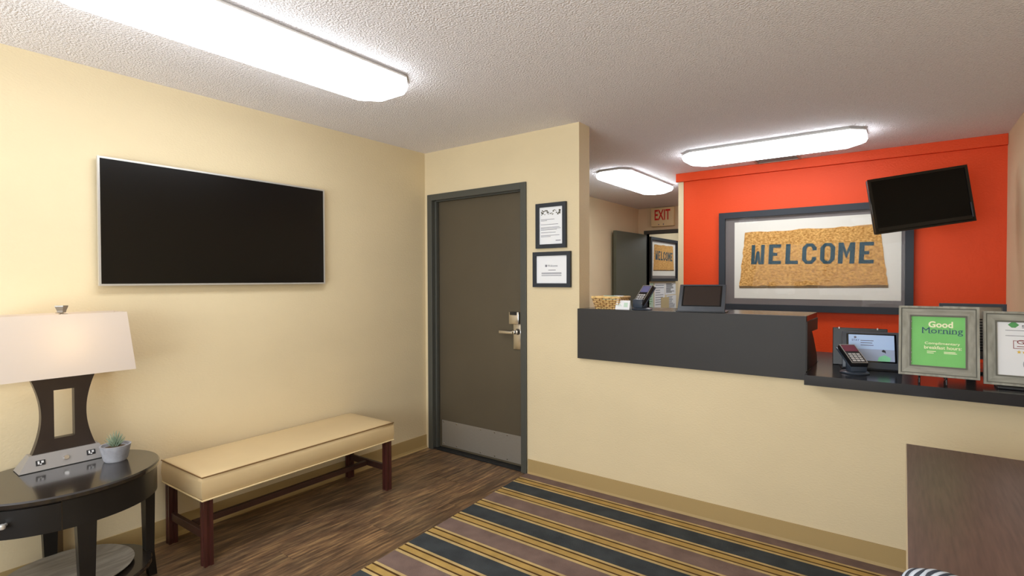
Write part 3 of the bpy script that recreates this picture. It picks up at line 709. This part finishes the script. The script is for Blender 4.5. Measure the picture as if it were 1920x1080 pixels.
b = B().box(.008, .034, -.0128, -.012, .016, .044).box(-.038, -.012, -.0128, -.012, .030, .034).box(-.038, -.006, -.0128, -.012, .022, .025)
b.xf(Matrix(((1, 0, 0, 0), (0, 1, .258, 0), (0, 0, 1, 0), (0, 0, 0, 1)))).ob('printed_mark', M['pale_green_paper'], tc_)

def terminal(label, loc, rz, lcd, tilt=32, lean=0):
    t = thing('card_terminal', label, 'card reader', loc, (0, 0, rz), world=False)
    B().lathe([(.062, 0), (.064, .004), (.058, .010), (.03, .013), (.001, .013)], (0, .01, 0), 24).ob('base', M['slate'], t, True)
    B().box(-.038, .038, -.034, .024, .012, .066, .006).ob('neck', M['slate'], t, True)
    Mx = Matrix.Translation((0, .02, .078)) @ Matrix.Rotation(R(lean), 4, 'Y') @ Matrix.Rotation(R(tilt), 4, 'X')
    hd = B().box(-.040, .040, -.068, .092, -.012, .014, .007).xf(Mx).ob('body', M['black'], t, True)
    B().box(-.043, .043, -.060, .096, -.018, -.010, .003).xf(Mx).ob('cradle', M['slate'], t, True)
    B().box(-.031, .031, .030, .080, .0135, .0155, .0008).xf(Mx).ob('display', M[lcd], hd)
    B().box(-.034, .034, -.058, .020, .0135, .0150, .0008).xf(Mx).ob('keypad', M['key_dark'], hd)
    rect_frame(B(), -.037, .037, -.062, .086, .003, -.0155, -.0135).xf(Mx @ Matrix(((1, 0, 0, 0), (0, 0, 1, 0), (0, -1, 0, 0), (0, 0, 0, 1)))).ob('trim', M['silver'], hd)
    for i in range(3):
        for j in range(4):
            B().box(-.027+i*.019, -.012+i*.019, -.052+j*.017, -.041+j*.017, .015, .0172, .0008).xf(Mx).ob('key', M['key'], hd)
    return t
terminal('card terminal on the raised counter beside the tent card', (1.845, .075, UZ), R(-18), 'purple_lcd', 48)

def tablet(label, loc, rz, w, h, tilt, screen, extra=None):
    """tablet on a wedge stand; origin at the bottom front centre; faces -y, leaning back by tilt"""
    t = thing('tablet_stand', label, 'tablet', loc, (0, 0, rz), world=False)
    T = R(tilt); back = h*math.sin(T); top = h*math.cos(T)
    Mx = Matrix.Rotation(-T, 4, 'X')
    B().prism([(.012, .004), (back+.012, top*.97), (back+.035, .004)], 'x', -w*.36, w*.36).ob('wedge_stand', M['tablet_grey'], t)
    B().box(-w*.52, w*.52, -.012, back+.05, 0, .006, .002).ob('foot_plate', M['black'], t)
    e = B().box(-w/2, w/2, 0, .014, .006, h, .005).xf(Mx).ob('enclosure', M['tablet_grey'], t, True)
    B().box(-w*.42, w*.42, -.0015, .002, h*.20, h*.94, .001).xf(Mx).ob('bezel', M['black_gloss'], e)
    s = B().box(-w*.385, w*.385, -.0025, .001, h*.235, h*.91).xf(Mx).ob('screen', M[screen], e)
    if extra: extra(t, e, s, Mx, w, h)
    return t
tablet('dark screened tablet on a wedge stand on the raised counter', (2.232, .018, UZ), R(8), .262, .185, 30, 'tablet_screen')

# ------------------------------------------------------------------ things on the lower counter
LZ = .9133
terminal('card terminal with maroon display on the lower counter', (2.985, .055, LZ), R(30), 'maroon_lcd', 30, 0)
def scr(t, e, s, Mx, w, h):
    B().box(-w*.385, w*.385, -.0029, -.0024, h*.235, h*.54).xf(Mx).ob('screen_lower', M['grey_screen'], e)
    B().prism([(w*.10, h*.235), (w*.30, h*.235), (w*.32, h*.33), (w*.22, h*.40), (w*.12, h*.34)], 'y', -.0034, -.0029).xf(Mx).ob('screen_green_patch', M['green_screen'], e)
    B().prism([(w*.17, h*.50), (w*.20, h*.54), (w*.235, h*.51), (w*.24, h*.44), (w*.215, h*.47), (w*.19, h*.47)], 'y', -.0034, -.0029).xf(Mx).ob('screen_emblem', M['ink_dark'], e)
    put_text(B(), 'STAY', -w*.33, -w*.20, h*.74, h*.79, -.0027).xf(Mx).ob('lettering', M['ink_dark'], e)
    lines(B(), -w*.18, [h*.76, h*.70, h*.64], [w*.22, w*.2, w*.22], h*.018, -.0025).cyl((-w*.27, -.003, h*.84), (-w*.27, -.0025, h*.84), h*.03, n=10).xf(Mx).ob('screen_text', M['ink'], e)
tablet('tablet with a lit pale blue screen behind the lower card terminal', (3.045, .215, LZ), R(9), .258, .20, 14, 'blue_screen', scr)
bp_ = thing('leaning_panel', 'thin black panel standing directly behind the lit tablet', 'panel', (2.985, .33, LZ), (0, 0, R(4)), world=False)
B().box(-.125, .125, 0, .008, .0, .205, .003).xf(Matrix.Rotation(R(-8), 4, 'X')).ob('panel', M['black'], bp_)
B().box(-.07, .07, -.0, .09, .0, .006).ob('foot', M['black'], bp_)
for x in (-.095, .08):
    B().box(x-.003, x+.003, -.002, .010, .198, .2075).xf(Matrix.Rotation(R(-8), 4, 'X')).ob('clip', M['pewter'], bp_)

def stand_frame(name, label, loc, rz, w, h, fw_, tilt, paper, lift):
    t = thing(name, label, 'picture frame', loc, (0, 0, rz), world=False)
    Mx = Matrix.Translation((0, 0, lift)) @ Matrix.Rotation(R(-tilt), 4, 'X')
    for p in ([(-w/2, 0), (w/2, 0), (w/2-fw_, fw_), (-w/2+fw_, fw_)], [(-w/2+fw_, h-fw_), (w/2-fw_, h-fw_), (w/2, h), (-w/2, h)]):
        B().prism(p, 'y', -.012, .008).xf(Mx).ob('rail', M['weathered_h'], t)
    for p in ([(-w/2, 0), (-w/2+fw_, fw_), (-w/2+fw_, h-fw_), (-w/2, h)], [(w/2-fw_, fw_), (w/2, 0), (w/2, h), (w/2-fw_, h-fw_)]):
        B().prism(p, 'y', -.012, .008).xf(Mx).ob('stile', M['weathered'], t)
    rect_frame(B(), -w/2, w/2, 0, h, .009, -.018, -.010).xf(Mx).ob('outer_lip', M['weathered'], t)
    rect_frame(B(), -w/2+fw_-.006, w/2-fw_+.006, fw_-.006, h-fw_+.006, .005, -.016, -.010).xf(Mx).ob('inner_lip', M['groove_shade'], t)
    rect_frame(B(), -w/2+.009, w/2-.009, .009, h-.009, .004, -.0135, -.010).xf(Mx).ob('groove_shade', M['groove_shade'], t)  # dark strip painting the shade of a groove
    B().box(-w/2+.01, w/2-.01, .008, .012, .01, h-.01).xf(Mx).ob('backing', M['black'], t)
    p = B().box(-w/2+fw_-.004, w/2-fw_+.004, -.004, .0, fw_-.004, h-fw_+.004).xf(Mx).ob('print', M[paper], t)
    return t, p, Mx
fr1, pp, Mx = stand_frame('standing_frame', 'grey wooden frame with green Good Morning breakfast sign on an easel', (3.300, -.035, LZ), R(0), .285, .318, .047, 10, 'green_paper', .029)
def serif(b, x0, x1, z, h, y): b.box(x0, x1, y-.0006, y, z, z+h)
put_text(B(), 'Good', -.033, .054, .222, .251, -.0042, .03).xf(Mx).ob('lettering', M['letter_cream'], pp, label='cream word Good')
b = put_text(B(), 'Morning', -.056, .088, .187, .222, -.0042)
for x in (-.052, -.026, .013, .022, .037, .045, .053, .060): serif(b, x-.0045, x+.0045, .1945, .002, -.0042)
b.xf(Mx).ob('lettering', M['letter_navy'], pp, label='navy word Morning')
b = put_text(B(), 'Complimentary', -.046, .078, .142, .156, -.0042, .012)
put_text(b, 'breakfast hours:', -.048, .083, .124, .139, -.0042, .012)
lines(b, -.038, [.113, .106], [.032, .024], .003, -.004); lines(b, .022, [.113, .107], [.04, .045], .003, -.004)
b.xf(Mx).ob('lettering', M['letter_cream'], pp, label='cream breakfast hours text')
b = B(); rr = random.Random(8)
for k in range(26): z = .05+k*.0085; b.box(-.0985, -.0985+rr.uniform(.001, .005), -.0046, -.004, z, z+.005)
b.xf(Mx).ob('torn_edge', M['paper'], pp)
ez = B()
for x in (-.065, .03):
    ez.tube([(x, .075, .004), (x, .03, .020), (x, -.022, .022), (x, -.030, .031)], .0035, 6).tube([(x, -.024, .022), (x, -.03, .001)], .0035, 6)
    ez.tube([(x, .03, .02), (x, .075, .24)], .0035, 6).tube([(x, .075, .2), (x, .13, .004)], .003, 6)
ez.tube([(-.065, .05, .12), (.03, .05, .12)], .003, 6)
ez.xf(Matrix.Translation((0, 0, 0))).ob('easel', M['black'], fr1)

fr2, pp, Mx = stand_frame('standing_frame', 'grey wooden frame with white award sheet at the right picture edge', (3.600, -.005, LZ), R(0), .285, .318, .045, 10, 'paper', .012)
B().prism([(-.062, .262), (-.050, .250), (-.038, .250), (-.026, .262), (-.038, .274), (-.050, .274)], 'y', -.0048, -.004).xf(Mx).ob('emblem', M['ink_green'], pp)
b = put_text(B(), 'STAY', -.018, .045, .249, .262, -.0042, .01); lines(b, -.070, [.238, .215], [.14, .165], .0016, -.004); b.xf(Mx).ob('lettering', M['ink_dark'], pp)
b = put_text(B(), 'Gold', -.034, .035, .180, .198, -.0042); rect_frame(b, -.046, .05, .160, .195, .0022, -.0048, -.004); lines(b, -.034, [.170], [.07], .003, -.004)
b.xf(Mx).ob('award_text', M['ink_red'], pp)
for k in range(3):
    pts = [((.008 if i % 2 == 0 else .0035)*math.sin(PI*i/5)-.028+k*.017, .146+(.008 if i % 2 == 0 else .0035)*math.cos(PI*i/5)) for i in range(10)]
    B().prism(pts, 'y', -.0048, -.004).xf(Mx).ob('star', M['ink_gold'], pp)
b = B(); N = 30
b.tube([(.02+.035*math.cos(2*PI*i/N), -.0042, .095+.035*math.sin(2*PI*i/N)) for i in range(N)], .0012, 4, True)
for i in range(10): b.box(.02+.027*math.cos(i*.628)-.004, .02+.027*math.cos(i*.628)+.004, -.0048, -.004, .095+.027*math.sin(i*.628)-.004, .095+.027*math.sin(i*.628)+.004)
b.xf(Mx).ob('seal', M['ink'], pp)
B().box(-.10, .10, -.03, .09, 0, .012, .003).ob('foot', M['black'], fr2)

mo = thing('computer_monitor', 'grey backed monitor standing behind the two grey frames', 'monitor', (3.45, .42, LZ), (0, 0, R(2)), world=False)
B().box(-.128, .128, 0, .03, .07, .345, .008).ob('shell', M['pewter'], mo, True)
rect_frame(B(), -.128, .128, .07, .345, .014, -.006, .004).ob('rear_rim', M['slate'], mo)
for k in range(12): B().box(-.05, .1, -.004, .001, .11+k*.014, .116+k*.014).ob('vent_slot', M['black'], mo)
B().box(-.02, .02, .005, .025, .012, .1, .003).ob('neck', M['black'], mo)
B().box(-.09, .09, -.05, .09, 0, .012, .004).ob('foot', M['black'], mo)
sp_ = B().box(-.012, .012, -.03, .03, 0, .10, .003).ob('receipt_roll_box', M['white']); sp_.location = (3.155, .42, LZ); tag(sp_, 'small white box between the lit tablet and green sign', 'box')

# ------------------------------------------------------------------ table and chair at the right
tb = thing('wooden_table', 'brown wood grain laminate table in the right foreground', 'table', (3.45, -.98, 0), world=True)
B().box(3.189, 3.755, -1.80, -.468, .700, .730, .001).ob('tabletop', M['table_wood'], tb)
B().box(3.186, 3.189, -1.80, -.468, .700, .7295).ob('edge_band', M['edge_band'], tb)
B().box(3.44, 3.50, -1.03, -.97, .03, .70, .004).ob('pedestal', M['black'], tb)
B().box(3.22, 3.74, -1.025, -.975, .0065, .03, .006).box(3.445, 3.495, -1.35, -.65, .0065, .03, .006).ob('base', M['black'], tb)
ch = thing('rope_back_chair', 'chair with twisted grey cord back rail before the brown table', 'chair', (3.345, -1.72, 0), world=False)
B().box(-.17, .17, -.15, .22, .42, .46, .015).ob('seat', M['rope_dark'], ch, True)
for sx in (-1, 1):
    B().tube([(sx*.155, .19, .009), (sx*.145, .18, .42)], .014, 8).ob('leg', M['black'], ch, True)
    B().tube([(sx*.155, -.18, .009), (sx*.145, -.13, .42)], .014, 8).ob('leg', M['black'], ch, True)
# back rail: arched frame wrapped in twisted cord
path = []
ctrl = [(-.145, -.13, .44), (-.165, -.15, .70), (-.155, -.152, .818), (-.125, -.155, .843), (-.085, -.157, .843), (-.05, -.157, .828), (0, -.158, .822), (.06, -.157, .824), (.10, -.157, .834), (.13, -.155, .838), (.16, -.152, .815), (.165, -.15, .70), (.145, -.13, .44)]
def cat(P, n):
    out = []
    for i in range(len(P)-1):
        p0, p1, p2, p3 = Vector(P[max(0, i-1)]), Vector(P[i]), Vector(P[i+1]), Vector(P[min(len(P)-1, i+2)])
        for k in range(n):
            t = k/n; out.append(.5*((2*p1)+(p2-p0)*t+(2*p0-5*p1+4*p2-p3)*t*t+(3*p1-p0-3*p2+p3)*t**3))
    out.append(Vector(P[-1])); return out
path = cat(ctrl, 40)
for s_ in range(12):
    pts = []; L = 0
    for i, p in enumerate(path):
        if i: L += (p-path[i-1]).length
        d = (path[min(i+1, len(path)-1)]-path[max(i-1, 0)]).normalized(); y = Vector((0, 1, 0)); n_ = d.cross(y).normalized(); b2_ = n_.cross(d)
        an = L/.085*2*PI+s_*PI/6; pts.append(tuple(p+(n_*math.cos(an)+b2_*math.sin(an))*.015))
    B().tube(pts, .0042, 6).ob('cord_strand', M['rope_dark' if s_ % 2 else 'rope_light'], ch, True)
B().tube([tuple(p) for p in path[::4]], .0135, 8).ob('back_frame', M['black'], ch, True)
for k in range(5):
    x = -.1+k*.05; B().tube([(x, -.13, .455), (x, -.155, .80)], .009, 6).ob('back_cord', M['rope_dark'], ch, True)

for o in WROOTS:
    if 'w' in o: del o['w']
for o in bpy.data.objects:
    k = o.name.split('.')[0]
    if o.parent is None and k in GRP: o['group'] = GRP[k]
